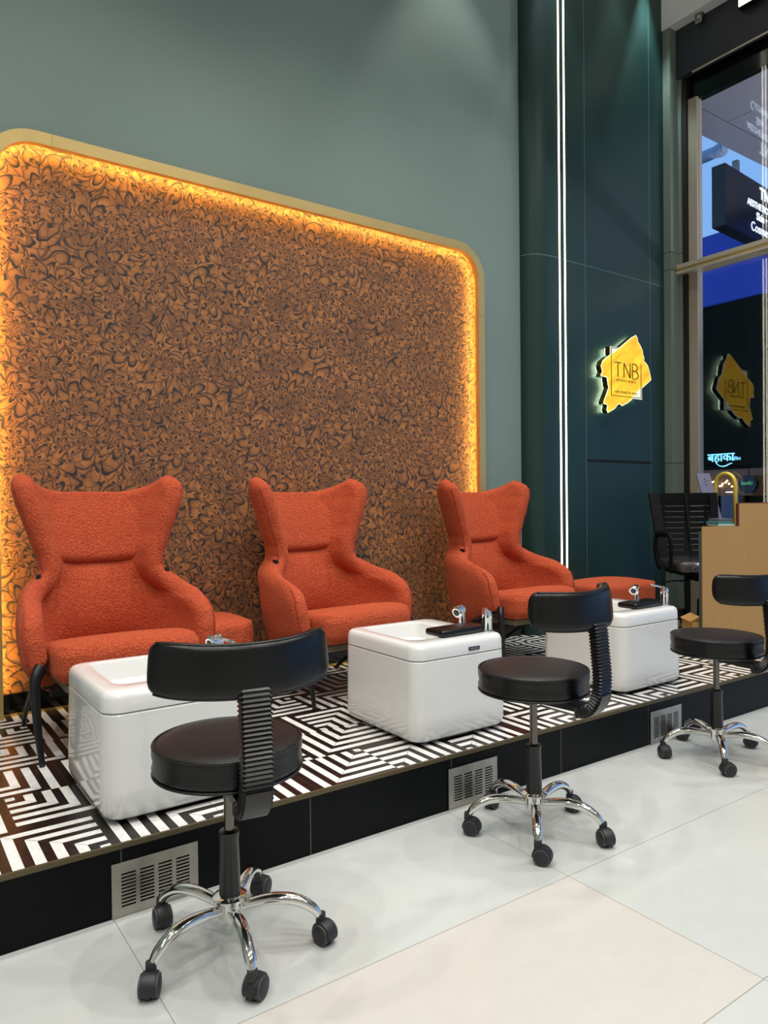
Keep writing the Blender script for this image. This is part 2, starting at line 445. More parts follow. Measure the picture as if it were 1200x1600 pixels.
def grid(bm, nu, nv, f, closeu=False, mat=0):
    V = [[bm.verts.new(f(i/nu, j/nv)) for j in range(nv+1)] for i in range(nu if closeu else nu+1)]
    for i in range(nu):
        for j in range(nv):
            A = V[i]; B = V[(i+1) % len(V)]
            bm.faces.new((A[j], B[j], B[j+1], A[j+1])).material_index = mat
    return V

def prism(bm, poly, h0, h1, axis='y', mat=0, side=None):
    """extrude a 2-D polygon (x,z) along y (or (x,y) along z, or (y,z) along x)"""
    def P(a, b, h): return {'y': (a, h, b), 'z': (a, b, h), 'x': (h, a, b)}[axis]
    A = [bm.verts.new(P(a, b, h0)) for a, b in poly]; B = [bm.verts.new(P(a, b, h1)) for a, b in poly]
    n = len(poly)
    fa = bm.faces.new(A); fb = bm.faces.new(B[::-1]); fa.material_index = mat; fb.material_index = mat
    for i in range(n): bm.faces.new((A[i], B[i], B[(i+1) % n], A[(i+1) % n])).material_index = mat if side is None else side
    return A, B

def rrect(x0, x1, z0, z1, r, n=8):
    if not isinstance(r, (list, tuple)): r = [r]*4   # order: BL, BR, TR, TL
    out = []
    for (cx, cz, a0, rr) in ((x0, z0, 180, r[0]), (x1, z0, 270, r[1]), (x1, z1, 0, r[2]), (x0, z1, 90, r[3])):
        sx = 1 if cx == x0 else -1; sz = 1 if cz == z0 else -1
        for k in range(n+1):
            a = R(a0+90*k/n); out.append((cx+sx*rr+rr*math.cos(a), cz+sz*rr+rr*math.sin(a)))
    return out

def text(body, size, mat, parent, M4, name='lettering', extrude=.002, align='LEFT', shear=0, bold=0):
    cu = bpy.data.curves.new('t', 'FONT'); cu.body = body; cu.size = size; cu.extrude = extrude; cu.align_x = align; cu.shear = shear; cu.offset = bold
    cu.resolution_u = 4
    to = bpy.data.objects.new('t', cu); COL.objects.link(to)
    dg = bpy.context.evaluated_depsgraph_get(); me = bpy.data.meshes.new_from_object(to.evaluated_get(dg))
    bpy.data.objects.remove(to)
    me.materials.clear(); me.materials.append(mat); me.transform(M4)
    o = bpy.data.objects.new(name, me); COL.objects.link(o)
    if parent: o.parent = parent
    return o
def face_minus_y(x, y, z):      # text plane facing -y, reading along +x
    return Matrix(((1, 0, 0, x), (0, 0, -1, y), (0, 1, 0, z), (0, 0, 0, 1)))
def face_minus_x(x, y, z):      # facing -x, reading along -y
    return Matrix(((0, 0, -1, x), (-1, 0, 0, y), (0, 1, 0, z), (0, 0, 0, 1)))

# ------------------------------------------------------------------ room shell
CEIL = 5.35
PZ = .206
YW = 3.69
def struct(name, bm, mats, **k): return tag(link(name, bm, mats, smooth=False, **k), kind='structure')
bm = BM(); box(bm, -3.2, 5.6, -4.2, 2.095, -.1, 0); struct('floor', bm, M['floor'])
bm = BM(); box(bm, -3.2, 5.6, -4.2, 3.9, CEIL, CEIL+.1); struct('ceiling', bm, M['ceiling'])
bm = BM(); box(bm, -3.2, 5.6, YW, YW+.2, -.1, CEIL); struct('wall_back', bm, M['wall'])
bm = BM(); box(bm, -3.3, -3.2, -4.2, 3.9, -.1, CEIL); struct('wall_left', bm, M['wall_dim'])
bm = BM(); box(bm, -3.2, 5.6, -4.3, -4.2, -.1, CEIL); struct('wall_front', bm, M['wall_dim'])

# platform with mosaic top, black riser and bronze edge
bm = BM(); box(bm, -3.2, 5.44, 2.091, YW, -.1, PZ-.001)
for f in bm.faces: f.material_index = 1 if f.calc_center_median().z > PZ-.01 else 0
plat = struct('platform', bm, [M['riser'], M['mosaic']])
bm = BM(); box(bm, -3.2, 5.44, 2.086, 2.096, PZ-.014, PZ+.0005); link('edge_trim', bm, M['edge'], plat, smooth=False)

# teal column with a rounded left corner
YC = 3.565
bm = BM()
poly = [(3.785, YW), (3.785, YW-.002)]
for k in range(13):
    a = k/12*PI/2; poly.append((3.787+.17*(1-math.cos(a)), YW-.002-(YW-.002-YC)*math.sin(a)))
poly += [(5.31, YC), (5.31, YW)]
prism(bm, poly, PZ-.01, CEIL, 'z')
colm = tag(link('column', bm, M['teal'], auto=30), kind='structure')
bm = BM(); box(bm, 4.34, 5.119, YC-.0015, YC+.01, 1.444, 1.464); link('recessed_pull', bm, M['void'], colm, smooth=False)
bm = BM(); box(bm, 3.95, 5.31, YC-.004, YC+.002, PZ, PZ+.02); link('skirting', bm, M['void'], colm, smooth=False)

# right hand return beside the window
bm = BM(); box(bm, 5.31, 5.415, 3.5, YW, PZ, 4.955); box(bm, 5.415, 5.62, 3.472, YW, PZ, 4.955)
struct('wall_right', bm, M['panelwall'])
bm = BM(); box(bm, 5.311, 5.44, 3.46, 3.5, PZ-.001, PZ+.062); struct('baseboard_right', bm, M['blackmarble'])
bm = BM(); box(bm, 3.46, 3.785, YW-.012, YW, PZ-.001, PZ+.1); box(bm, -3.2, .38, YW-.012, YW, PZ-.001, PZ+.1); struct('baseboard_back', bm, M['blackmarble'])

# linear lights on the column
for i, (x, lb) in enumerate(((4.056, 'left one of two thin vertical white light lines on the teal column'), (4.112, 'right one of two thin vertical white light lines on the teal column'))):
    e = empty('linear_light', (x, YC, PZ), 0, lb, 'light', 'linear lights on the column')
    bm = BM(); box(bm, -.011, .011, -.003, .001, 0, CEIL-PZ); link('channel', bm, M['trimwhite'], e, smooth=False)
    bm = BM(); box(bm, -.0065, .0065, -.0055, -.003, .002, CEIL-PZ-.002); link('diffuser', bm, M['led'], e, smooth=False)

# ------------------------------------------------------------------ wallpaper panel with brass frame and amber led
FX0, FX1, FZ1 = .408, 3.371, 2.853
pan = empty('wall_panel', ((FX0+FX1)/2, YW, PZ), 0, 'floral wallpaper feature panel in a round-cornered brass frame with amber edge lighting', 'wall panel')
OX = -(FX0+FX1)/2; OY = -YW; OZ = -PZ
off = (OX, OY, OZ)
def path_u(inset, r, zbot, n=10):
    x0, x1, z1 = FX0+inset, FX1-inset, FZ1-inset
    out = [(x0, zbot)]
    for k in range(n+1):
        a = PI-PI/2*k/n; out.append((x0+r+r*math.cos(a), z1-r+r*math.sin(a)))
    for k in range(n+1):
        a = PI/2-PI/2*k/n; out.append((x1-r+r*math.cos(a), z1-r+r*math.sin(a)))
    out.append((x1, zbot)); return out
def band(bm, i0, r0, i1, r1, y0, y1, zbot):
    A = path_u(i0, r0, zbot); B = path_u(i1, r1, zbot)
    rows = [[bm.verts.new((x, y, z)) for x, z in P] for P, y in ((A, y0), (B, y0), (B, y1), (A, y1))]
    for k in range(len(A)-1):
        for a in range(4):
            b = (a+1) % 4; bm.faces.new((rows[a][k], rows[a][k+1], rows[b][k+1], rows[b][k]))
    bm.faces.new([r[0] for r in rows]); bm.faces.new([r[-1] for r in rows][::-1])
bm = BM(); P = path_u(.017, .208, PZ+.09)
prism(bm, P, YW-.006, YW-.0005, 'y'); wp = link('wallpaper', bm, M['paper'], pan, smooth=False); wp.location = off
bm = BM(); band(bm, 0, .225, .055, .17, YW-.08, YW-.048, PZ); fr = link('frame', bm, M['brass'], pan, auto=30); fr.location = off
bm = BM()
for (x, z, w, h) in ((.70, FZ1-.028, .0012, .057), (3.03, FZ1-.028, .0012, .057), (FX1-.028, 2.39, .057, .0012), (FX1-.028, 1.2, .057, .0012)):
    box(bm, x-w/2, x+w/2, YW-.0804, YW-.078, z-h/2, z+h/2)
o = link('frame_joint', bm, M['edge'], pan, smooth=False); o.location = off
bm = BM(); band(bm, .004, .221, .016, .209, YW-.0485, YW-.0005, PZ); o = link('shadow_gap', bm, M['void'], pan, auto=30); o.location = off
bm = BM(); band(bm, .038, .187, .046, .179, YW-.0475, YW-.040, PZ+.105); o = link('light_strip', bm, M['warmled'], pan, auto=30); o.location = off
bm = BM(); box(bm, FX0+.057, FX1-.057, YW-.03, YW-.0007, PZ, PZ+.1); o = link('plinth', bm, M['blackmarble'], pan, smooth=False); o.location = off
bm = BM(); box(bm, FX0+.057, FX1-.057, YW-.036, YW-.03, PZ, PZ+.012); o = link('plinth_trim', bm, M['brass_pol'], pan, smooth=False); o.location = off

# ------------------------------------------------------------------ wing chair
PROF = [(.12, .225, .03, .46), (.20, .255, -.01, .475), (.30, .290, -.06, .49), (.36, .306, -.085, .50), (.44, .316, -.082, .51), (.50, .318, -.062, .515), (.535, .317, -.03, .52),
        (.56, .313, .025, .523), (.573, .306, .085, .525), (.583, .297, .15, .527), (.594, .284, .21, .528), (.612, .262, .252, .53), (.64, .230, .275, .533), (.68, .216, .288, .538), (.74, .222, .295, .548), (.82, .252, .292, .56),
        (.90, .278, .285, .572), (.98, .305, .285, .585), (1.03, .316, .295, .592), (1.065, .316, .33, .60), (1.09, .310, .37, .603)]
def ex(z): t = max(0, min(1, (z-.58)/.16)); return .70+.28*t, .62+.16*t
def prof(z):
    if z <= PROF[0][0]: return PROF[0][1:]
    for a, b in zip(PROF, PROF[1:]):
        if z <= b[0]:
            t = (z-a[0])/(b[0]-a[0]); t = t*t*(3-2*t)*.35+t*.65
            return tuple(a[k]+(b[k]-a[k])*t for k in (1, 2, 3))
    return PROF[-1][1:]
def upt(s, z):
    w, f, b = prof(z); a = s*PI/2
    sn, cs = math.sin(abs(a)), math.cos(a)
    p, q = ex(z); x = math.copysign(w*sn**p, s); y = f+(b-f)*cs**q if cs > 1e-9 else f
    flare = max(0, min(1, (.58-z)/.1))
    x *= 1+.06*flare*(1-cs)
    return x, y
def yin(x, z, off=.04):
    w, f, b = prof(z); q = min(.999, abs(x)/(w))
    p, e = ex(z); sn = q**(1/p); cs = math.sqrt(max(0, 1-sn*sn)); return f+(b-f)*cs**e-off
def make_chair():
    root = empty('wing_chair', (0, 0, PZ))
    bm = BM()
    def f(u, v):
        t = 2*u-1; s = math.copysign(1-(1-abs(t))**1.6, t); c = abs(s)
        z0 = .14+.20*max(0, (c-.45)/.55)**1.2
        zt = 1.010+.085*(max(0, (min(c, .94)-.2)/.74)**1.5)-.035*max(0, (c-.86)/.14)**2
        z = z0+(zt-z0)*v
        x, y = upt(s*.985, z)
        return (x, y, z)
    V = grid(bm, 64, 72, f)
    rim = [v.co.copy() for v in V[0]+V[-1]]+[v.co.copy() for row in V for v in (row[0], row[-1])]
    from mathutils.kdtree import KDTree
    kd = KDTree(len(rim))
    for i, c in enumerate(rim): kd.insert(c, i)
    kd.balance(); bm.verts.index_update()
    wts = [max(.10, math.sqrt(max(0, 1-(1-min(1, kd.find(v.co)[2]/.048))**2))) for v in bm.verts]
    sh = link('shell', bm, M['boucle'], root, solid=(.088, 0), sub=1)
    vg = sh.vertex_groups.new(name='roll')
    for i, wt in enumerate(wts): vg.add([i], wt, 'REPLACE')
    sh.modifiers['solid'].vertex_group = 'roll'
    # seams along the outer edge of the shell
    for sgn in (-1, 1):
        bm = BM(); pts = []
        for k in range(64):
            z = .36+(1.03-.36)*k/63; x, y = upt(sgn*.985, z); pts.append((x+sgn*.030, y+.012, z))
        tube(bm, pts, .0038, 6); link('piping', bm, M['boucle_seam'], root)
    # head cushion and back cushion
    def pillow(name, z0, z1, wf, hfun, lip):
        bm = BM()
        def f(u, v):
            z = z0(2*u-1)+(z1-z0(2*u-1))*v
            w = prof(z)[0]; x = (2*u-1)*w*wf
            fade = max(0, 1-abs(2*u-1)**4)
            h = hfun(v)*fade
            return (x, yin(x, z, .035)-h, z-lip*h*(1-v)**2)
        grid(bm, 30, 20, f)
        link(name, bm, M['boucle'], root, solid=(.02, 1), sub=1)
    pillow('headrest', lambda s: .690+.030*abs(s)**3, 1.015, .97, lambda v: .058*(min(1, v/.12)**.45)*(1-v**1.6)+.004, .25)
    pillow('back_cushion', lambda s: .36, .70, .90, lambda v: .045*(1-abs(2*v-1)**2.5)+.02*(1-v), 0)
    # seat cushion
    bm = BM(); round_box(bm, .55, .55, .285, .44, .05, 13)
    for v in bm.verts:
        x, y, z = v.co; y += .155
        if z > .36: z += ((z-.36)/.08)*(.012*(1-(x/.275)**2)-.075*max(0, (y+.02)/.44))
        if y < -.05: y -= .018*(1-min(1, abs(x/.275))**4)*(1-((z-.36)/.08)**2)
        v.co = (x, y, z)
    link('seat_cushion', bm, M['boucle'], root, sub=1)
    bm = BM(); box(bm, -.235, .235, -.07, .40, .252, .286, bev=.008); link('seat_board', bm, M['seatboard'], root, smooth=False)
    bm = BM(); box(bm, -.27, .27, .02, .07, .225, .253); box(bm, -.25, .25, .32, .37, .19, .252); link('cross_rail', bm, M['metal_black'], root, smooth=False)
    for s in (-1, 1):
        bm = BM()
        p = smooth_path([(s*.312, -.03, .352), (s*.336, -.055, .30), (s*.330, -.062, .14), (s*.318, -.070, 0)], 5)
        tube(bm, p, [.028-.016*k/(len(p)-1) for k in range(len(p))], 12, flat=.75)
        link('front_leg', bm, M['metal_black'], root)
        bm = BM()
        p = smooth_path([(s*.310, -.02, .345), (s*.306, .15, .252), (s*.300, .38, .125), (s*.295, .56, 0)], 5)
        tube(bm, p, [.022-.010*k/(len(p)-1) for k in range(len(p))], 12, flat=.7)
        link('rear_leg', bm, M['metal_black'], root)
    for s in (-1, 1):
        bm = BM(); x, y = upt(s*.97, .665); box(bm, x+s*.044-.009, x+s*.044+.009, y-.012, y+.018, .640, .668, bev=.003)
        link('corner_clip', bm, M['plastic'], root, smooth=False)
    return root
CH = [(.812, 2.945, -1.0, 'rust boucle wing chair leftmost on the platform, behind the left white basin'),
      (1.945, 3.01, 7.0, 'rust boucle wing chair in the middle of the row, backed by the dark wallpaper'),
      (3.158, 2.99, 3.0, 'rust boucle wing chair furthest right, overlapping the teal column')]
ch0 = make_chair()
for i, (x, y, a, lb) in enumerate(CH):
    o = ch0 if i == 0 else copy_tree(ch0)
    o.location = (x, y, PZ); o.rotation_euler = (0, 0, R(a)); tag(o, lb, 'chair', 'wing chairs on the platform')

def make_ottoman(w, d):
    root = empty('ottoman', (0, 0, PZ))
    bm = BM(); round_box(bm, w, d, .13, .385, .035, 12, .10)
    for v in bm.verts:
        x, y, z = v.co
        if z > .34: v.co.z += (z-.34)/.045*.028*max(0, 1-(2*x/w)**2)*max(0, 1-(2*y/d)**2)
    link('cushion', bm, M['boucle'], root, sub=1)
    bm = BM(); box(bm, -w*.36, w*.36, -d*.35, d*.35, .10, .131)
    link('base_frame', bm, M['metal_black'], root, smooth=False)
    for sx in (-1, 1):
        for sy in (-1, 1):
            bm = BM(); tube(bm, [(sx*w*.33, sy*d*.33, .12), (sx*w*.37, sy*d*.4, 0)], [.016, .009], 10); link('leg', bm, M['metal_black'], root)
    return root
o = make_ottoman(.36, .42); o.location = (1.345, 3.43, PZ); tag(o, 'rust boucle footstool tucked between the left and middle wing chairs', 'footstool', 'footstools')
o = make_ottoman(.62, .42); o.location = (4.20, 3.27, PZ); tag(o, 'rust boucle footstool in front of the teal column, beside the right wing chair', 'footstool', 'footstools')

# ------------------------------------------------------------------ pedicure basins
W2, D2 = .243, .262
def vring(bm, x0, x1, y0, y1, z, r, n=6): return [bm.verts.new((x, y, z)) for x, y in rrect(x0, x1, y0, y1, r, n)]
def bridge(bm, A, B, mat=0):
    n = len(A)
    for i in range(n): bm.faces.new((A[i], A[(i+1) % n], B[(i+1) % n], B[i])).material_index = mat
def make_basin(badge, lev):
    root = empty('pedicure_basin', (0, 0, PZ))
    def rings(bm, spec):
        prev = None
        for (g, z, r) in spec:
            A = vring(bm, -W2-g, W2+g, -D2-g, D2+g, z, r)
            if prev: bridge(bm, prev, A)
            else: bm.faces.new(A[::-1])
            prev = A
        return prev
    bm = BM(); top = rings(bm, [(-.03, .012, .04), (-.012, .014, .05), (-.002, .024, .055), (.004, .045, .058), (.004, .10, .058), (.0, .325, .055), (-.004, .329, .052)])
    bm.faces.new(top); link('tub_body', bm, M['ceramic'], root, auto=40)
    bm = BM(); box(bm, -W2+.04, W2-.04, -D2+.04, D2-.04, 0, .014); link('base', bm, M['void'], root, smooth=False)
    bm = BM(); t = rings(bm, [(-.004, .331, .052), (.0, .334, .055), (-.001, .372, .055), (-.006, .386, .05), (-.014, .393, .044), (-.024, .3955, .036)])
    bx0, bx1, by0, by1 = -W2+.055, W2-.115, -D2+.095, D2-.05
    prev = t
    for (g, z, r) in ((0, .3955, .05), (-.008, .392, .048), (-.016, .37, .045), (-.035, .25, .05), (-.06, .20, .05)):
        A = vring(bm, bx0-g, bx1+g, by0-g, by1+g, z, r); bridge(bm, prev, A); prev = A
    bm.faces.new(prev[::-1]); link('rim', bm, M['ceramic'], root, auto=40)
    # leg rest pad
    bm = BM(); box(bm, -.065, .19, -.20, -.085, .3955, .425, bev=.012, seg=3); link('footrest_pad', bm, M['leather'], root, rot=(0, 0, R(2)), auto=60)
    # hand shower
    bm = BM(); cx, cy = .222, .0
    lathe(bm, [(0, .395), (.020, .395), (.020, .401), (.015, .404), (.013, .43), (.014, .455), (0, .457)], 20, cx=cx, cy=cy)
    tube(bm, smooth_path([(cx, cy, .445), (cx-.002, cy, .462), (cx-.012, cy-.004, .474)], 4), [.014]*9, 14)
    cyl(bm, (cx-.002, cy-.002, .468), (cx-.040, cy-.012, .458), .021, .027, 20); cyl(bm, (cx-.040, cy-.012, .458), (cx-.046, cy-.014, .456), .027, .020, 20)
    sh = link('hand_shower', bm, M['chrome_tap'], root, auto=35)
    bm = BM(); cyl(bm, (cx-.046, cy-.0138, .4562), (cx-.0475, cy-.0142, .4558), .016, .014, 20); link('shower_nozzle', bm, M['tread'], sh)
    # mixer tap with lever
    bm = BM(); cx, cy = .195, -.192
    lathe(bm, [(0, .395), (.026, .395), (.026, .400), (.021, .403), (.020, .448), (.0215, .452), (.0215, .47)], 24, cx=cx, cy=cy)
    A = [bm.verts.new((cx+.0215*math.cos(2*PI*i/24), cy+.0215*math.sin(2*PI*i/24), .47)) for i in range(24)]
    B = [bm.verts.new((cx+.0195*math.cos(2*PI*i/24), cy+.0195*math.sin(2*PI*i/24), .485-.014*math.cos(2*PI*i/24))) for i in range(24)]
    bridge(bm, A, B); bm.faces.new(B)
    tap = link('mixer_tap', bm, M['chrome_tap'], root, auto=35)
    bm = BM(); tube(bm, smooth_path([(cx, cy, .484), (cx+.03*lev[0], cy+.03*lev[1], .490+lev[2]), (cx+.075*lev[0], cy+.075*lev[1], .492+lev[2]*2)], 5), [.007]*11, 8, flat=.5); link('lever', bm, M['chrome_tap'], tap)
    if badge:
        bm = BM(); box(bm, .028, .085, -D2-.0035, -D2+.004, .347, .360); bd = link('maker_plate', bm, M['badge'], root, smooth=False)
        bm = BM(); random.seed(3)
        for k in range(9):
            x = .0325+k*.0052; h = random.choice((.003, .0045, .004)); box(bm, x, x+.0032, -D2-.0040, -D2-.0030, .3535-h/2, .3535+h/2)
        link('plate_lettering', bm, M['badge_text'], bd, smooth=False)
    return root
for x, y, bdg, lb in ((.787, 2.463, False, 'glossy white pedicure basin at the left, half hidden by the nearest black stool'),
                      (1.935, 2.475, True, 'glossy white pedicure basin in the middle with a small black badge on its front'),
                      (3.195, 2.475, False, 'glossy white pedicure basin furthest right, in front of the right wing chair')):
    o = make_basin(bdg, (.55, .8, -.004) if bdg else (-.85, .5, .006)); o.location = (x, y, PZ); tag(o, lb, 'foot basin', 'pedicure basins on the platform')

# ------------------------------------------------------------------ vent grilles on the riser
def make_grille():
    root = empty('vent_grille', (0, 0, 0))
    w, h, y = .248, .153, -.004
    bm = BM(); cols, rows = 4, 10
    mx, mz, gx = .026, .030, .012
    cw = (w-2*mx-(cols-1)*gx)/cols; ph = (h-2*mz+.006)/rows; sl = ph*.52
    xs = [0]; 
    for c in range(cols): xs += [mx+c*(cw+gx), mx+c*(cw+gx)+cw]
    xs.append(w)
    zs = [0]
    for r in range(rows): zs += [mz-.003+r*ph, mz-.003+r*ph+sl]
    zs.append(h)
    for i in range(len(xs)-1):
        for j in range(len(zs)-1):
            if i % 2 == 1 and j % 2 == 1: continue
            f = bm.faces.new([bm.verts.new((a, y, b)) for a, b in ((xs[i], zs[j]), (xs[i+1], zs[j]), (xs[i+1], zs[j+1]), (xs[i], zs[j+1]))])
    bmesh.ops.remove_doubles(bm, verts=bm.verts[:], dist=1e-5)
    link('slotted_plate', bm, M['steel'], root, smooth=False, solid=(.0025, 0))
    bm = BM(); box(bm, .01, w-.01, -.0015, -.0002, .01, h-.01); link('backing', bm, M['void'], root, smooth=False)
    return root
g0 = make_grille()
for i, (x, lb) in enumerate(((.528, 'steel slotted vent behind the nearest stool, at the left of the black riser'), (1.745, 'steel slotted vent behind the middle stool'), (2.982, 'steel slotted vent behind the rightmost stool'))):
    o = g0 if i == 0 else copy_tree(g0); o.location = (x, 2.091, .001); tag(o, lb, 'vent', 'vents in the platform riser')

# ------------------------------------------------------------------ salon stools
def make_stool(seat_z, angs, casters):
    root = empty('salon_stool', (0, 0, 0))
    r = .193; z1 = seat_z; z0 = z1-.078
    so = (0.0, 0.0)
    bm = BM()
    lathe(bm, [(0, z0), (r-.02, z0), (r-.006, z0+.004), (r-.001, z0+.02), (r-.005, z0+.036), (r-.001, z0+.056), (r-.002, z0+.072), (r-.008, z0+.0745)], 64)
    lathe(bm, [(r-.008, z0+.0745), (r-.016, z1+.002), (r-.05, z1+.007), (r*.5, z1+.0095), (0, z1+.010)], 64, mat=1)
    link('seat', bm, [M['leather'], M['leather_seat']], root, auto=60)
    bm = BM()
    for rr, z, q in ((r-.005, z1-.003, .0042), (r-.004, z0+.004, .0038)):
        tube(bm, [(rr*math.cos(2*PI*k/64), rr*math.sin(2*PI*k/64), z) for k in range(64)], q, 8, closed=True)
    link('seat_piping', bm, M['piping'], root)
    bm = BM(); box(bm, -.075, .075, -.075, .075, z0-.014, z0-.0005, bev=.003); box(bm, -.03, .03, -.20, -.03, z0-.036, z0-.012, bev=.003)
    tube(bm, smooth_path([(.05, 0, z0-.02), (.13, .01, z0-.024), (.19, .012, z0-.03)], 4), [.005]*9, 8)
    link('seat_bracket', bm, M['plastic'], root, smooth=False)
    # ribbed backrest arm
    base = [(0, -.185, z0-.031), (0, -.21, z0-.030), (0, -.24, z0-.012), (0, -.262, z0+.03), (0, -.268, z0+.09), (0, -.262, z0+.16), (0, -.255, z0+.235), (0, -.25, z0+.262)]
    P = smooth_path(base, 12); 
    L = [0]
    for a, b in zip(P, P[1:]): L.append(L[-1]+(b-a).length)
    def at(d):
        for k in range(len(L)-1):
            if L[k+1] >= d: t = (d-L[k])/(L[k+1]-L[k]); return P[k].lerp(P[k+1], t), (P[k+1]-P[k]).normalized()
        return P[-1], (P[-1]-P[-2]).normalized()
    bm = BM(); N = 64; prev = None
    for k in range(N+1):
        p, t = at(L[-1]*k/N); nrm = Vector((1, 0, 0)).cross(t); q = 1.0 if k % 2 else .0
        hw, hd = .0345+.0045*q, .014+.0045*q
        ring = [bm.verts.new(p+Vector((1, 0, 0))*a*hw+nrm*b*hd) for a, b in ((-1, -.7), (-.85, -1), (.85, -1), (1, -.7), (1, .7), (.85, 1), (-.85, 1), (-1, .7))]
        if prev: bridge(bm, prev, ring)
        else: bm.faces.new(ring[::-1])
        prev = ring
    bm.faces.new(prev); link('backrest_arm', bm, M['plastic'], root, smooth=False)
    bm = BM(); prev = None
    for k in range(9):
        p, t = at(.002+(L[-1]*.34-.002)*k/8); nrm = Vector((1, 0, 0)).cross(t)
        ring = [bm.verts.new(p+Vector((a*.031, 0, 0))+nrm*b) for a, b in ((-1, .0215), (1, .0215), (1, .016), (-1, .016))]
        if prev: bridge(bm, prev, ring)
        else: bm.faces.new(ring[::-1])
        prev = ring
    bm.faces.new(prev); bmesh.ops.delete(bm, geom=[v for v in bm.verts if not v.link_faces], context='VERTS')
    link('arm_cover', bm, M['plastic'], root, auto=40)
    # curved backrest pad
    bm = BM(); zc = z0+.303; Ra = .264; cy0 = .005; span = R(55)
    nu, nv = 30, 20
    V = []
    for i in range(nu+1):
        s = 2*i/nu-1; a = -PI/2+s*span; e = (1-abs(s)**9)**.35 if abs(s) < 1 else 0
        th, hh = .024*max(e, .16), .062*max(.55+.45*e, 0)
        if abs(s) == 1: hh *= .93
        ring = []
        for j in range(nv):
            b = 2*PI*j/nv; cb, sb = math.cos(b), math.sin(b)
            dr = th*math.copysign(abs(cb)**.55, cb); dz = hh*math.copysign(abs(sb)**.42, sb)
            rad = Ra+dr-.10*dz
            ring.append(bm.verts.new((rad*math.cos(a)*1.0, cy0+rad*math.sin(a)*.92, zc+dz+.012*s*s)))
        V.append(ring)
    for A, B in zip(V, V[1:]): bridge(bm, A, B)
    bm.faces.new(V[0][::-1]); bm.faces.new(V[-1])
    pad = link('backrest', bm, M['leather'], root, sub=1)
    bm = BM()
    for sg in (-1, 1):
        pts = []
        for i in range(31):
            s = (2*i/30-1)*.88; a = -PI/2+s*span; dz = sg*.0605*(.55+.45*(1-abs(s)**9)**.35); rad = Ra+.014*0-.10*dz+.012
            pts.append((rad*math.cos(a), cy0+rad*math.sin(a)*.92, zc+dz+.012*s*s))
        tube(bm, pts, .0035, 6)
    link('backrest_piping', bm, M['piping'], pad)
    # gas lift
    bm = BM(); lathe(bm, [(0, .125), (.0275, .125), (.0275, .15), (.0245, .285), (.026, .288), (.026, .302), (.018, .305), (0, .305)], 28); link('column_cover', bm, M['plastic'], root, auto=35)
    bm = BM(); cyl(bm, (0, 0, .30), (0, 0, z0-.01), .0135, .0135, 20); link('piston', bm, M['piston'], root, auto=35)
    bm = BM(); lathe(bm, [(0, .068), (.02, .068), (.022, .078), (.034, .082), (.036, .09), (.036, .122), (.044, .126), (.045, .133), (.036, .138), (.026, .139), (0, .139)], 32); link('hub', bm, M['chrome'], root, auto=35)
    for a, ca in zip(angs, casters):
        bm = BM(); ca_, sa = math.cos(R(a)), math.sin(R(a))
        pr = smooth_path([(.022, .102), (.07, .112), (.12, .118), (.17, .112), (.212, .090), (.232, .066)], 5)
        pts = [(p[0]*ca_, p[0]*sa, p[1]) for p in pr]
        rr = [.0125+.0050*math.sin(PI*min(1, (k/(len(pts)-1)*1.05)))**.8 for k in range(len(pts))]
        tube(bm, pts, rr, 16, up=(0, 0, 1), flat=.85)
        lg = link('leg', bm, M['chrome'], root)
        # caster
        bm = BM(); cx, cy = .235*ca_, .235*sa
        d = Vector((math.cos(R(ca)), math.sin(R(ca)), 0)); pz = Vector((-d.y, d.x, 0)); up = Vector((0, 0, 1))
        c = Vector((cx, cy, 0))+d*.014+up*.0265
        for sg in (-1, 1): 
            cyl(bm, c+pz*sg*.006, c+pz*sg*.022, .0265, .0265, 24, mat=1)
            cyl(bm, c+pz*sg*.022, c+pz*sg*.0245, .0225, .018, 24, mat=0)
        # hood over wheels
        prev = None; nn = 16
        for k in range(nn+1):
            b = R(-12)+R(200)*k/nn; vdir = d*math.cos(b)+up*math.sin(b)
            ring = [bm.verts.new(c+vdir*q+pz*w_) for q, w_ in ((.0275, -.017), (.0275, .017), (.031, .0165), (.0325, 0), (.031, -.0165))]
            if prev: bridge(bm, prev, ring)
            else: bm.faces.new(ring[::-1])
            prev = ring
        bm.faces.new(prev)
        prev = [] 
        cyl(bm, c+pz*-.0055, c+pz*.0055, .030, .030, 24, mat=0)
        cyl(bm, (cx, cy, .050), (cx, cy, .074), .0135, .0125, 16, mat=0)
        link('caster', bm, [M['rubber'], M['tread']], lg, auto=40)
    return root
ST = [((.749, 1.785), .545, [-164.5, -100.9, -30.6, 46.8, 119.3], [-120, 35, -75, 35, -95], 0,
       'nearest black vinyl stool with ribbed back arm, in front of the left basin'),
      ((1.881, 1.785), .572, [149.4, -133.9, -62, 10, 84], [-60, -60, -110, -80, 200], 17,
       'black vinyl stool with ribbed back arm, in front of the middle basin'),
      ((3.078, 1.815), .548, [142, -142, -70, -2.9, 66], [-120, -30, -60, -60, 100], 22,
       'furthest black vinyl stool, cut by the right edge, its seat before the beige desk')]
TW = [-9, 8, -5]
for k, ((x, y), sz, angs, cs, dr, lb) in enumerate(ST):
    rz = TW[k]
    o = make_stool(sz, [a-rz for a in angs], [a-rz for a in cs]); o.location = (x, y, 0); o.rotation_euler = (0, 0, R(rz))
    tag(o, lb, 'stool', 'salon stools on the floor')

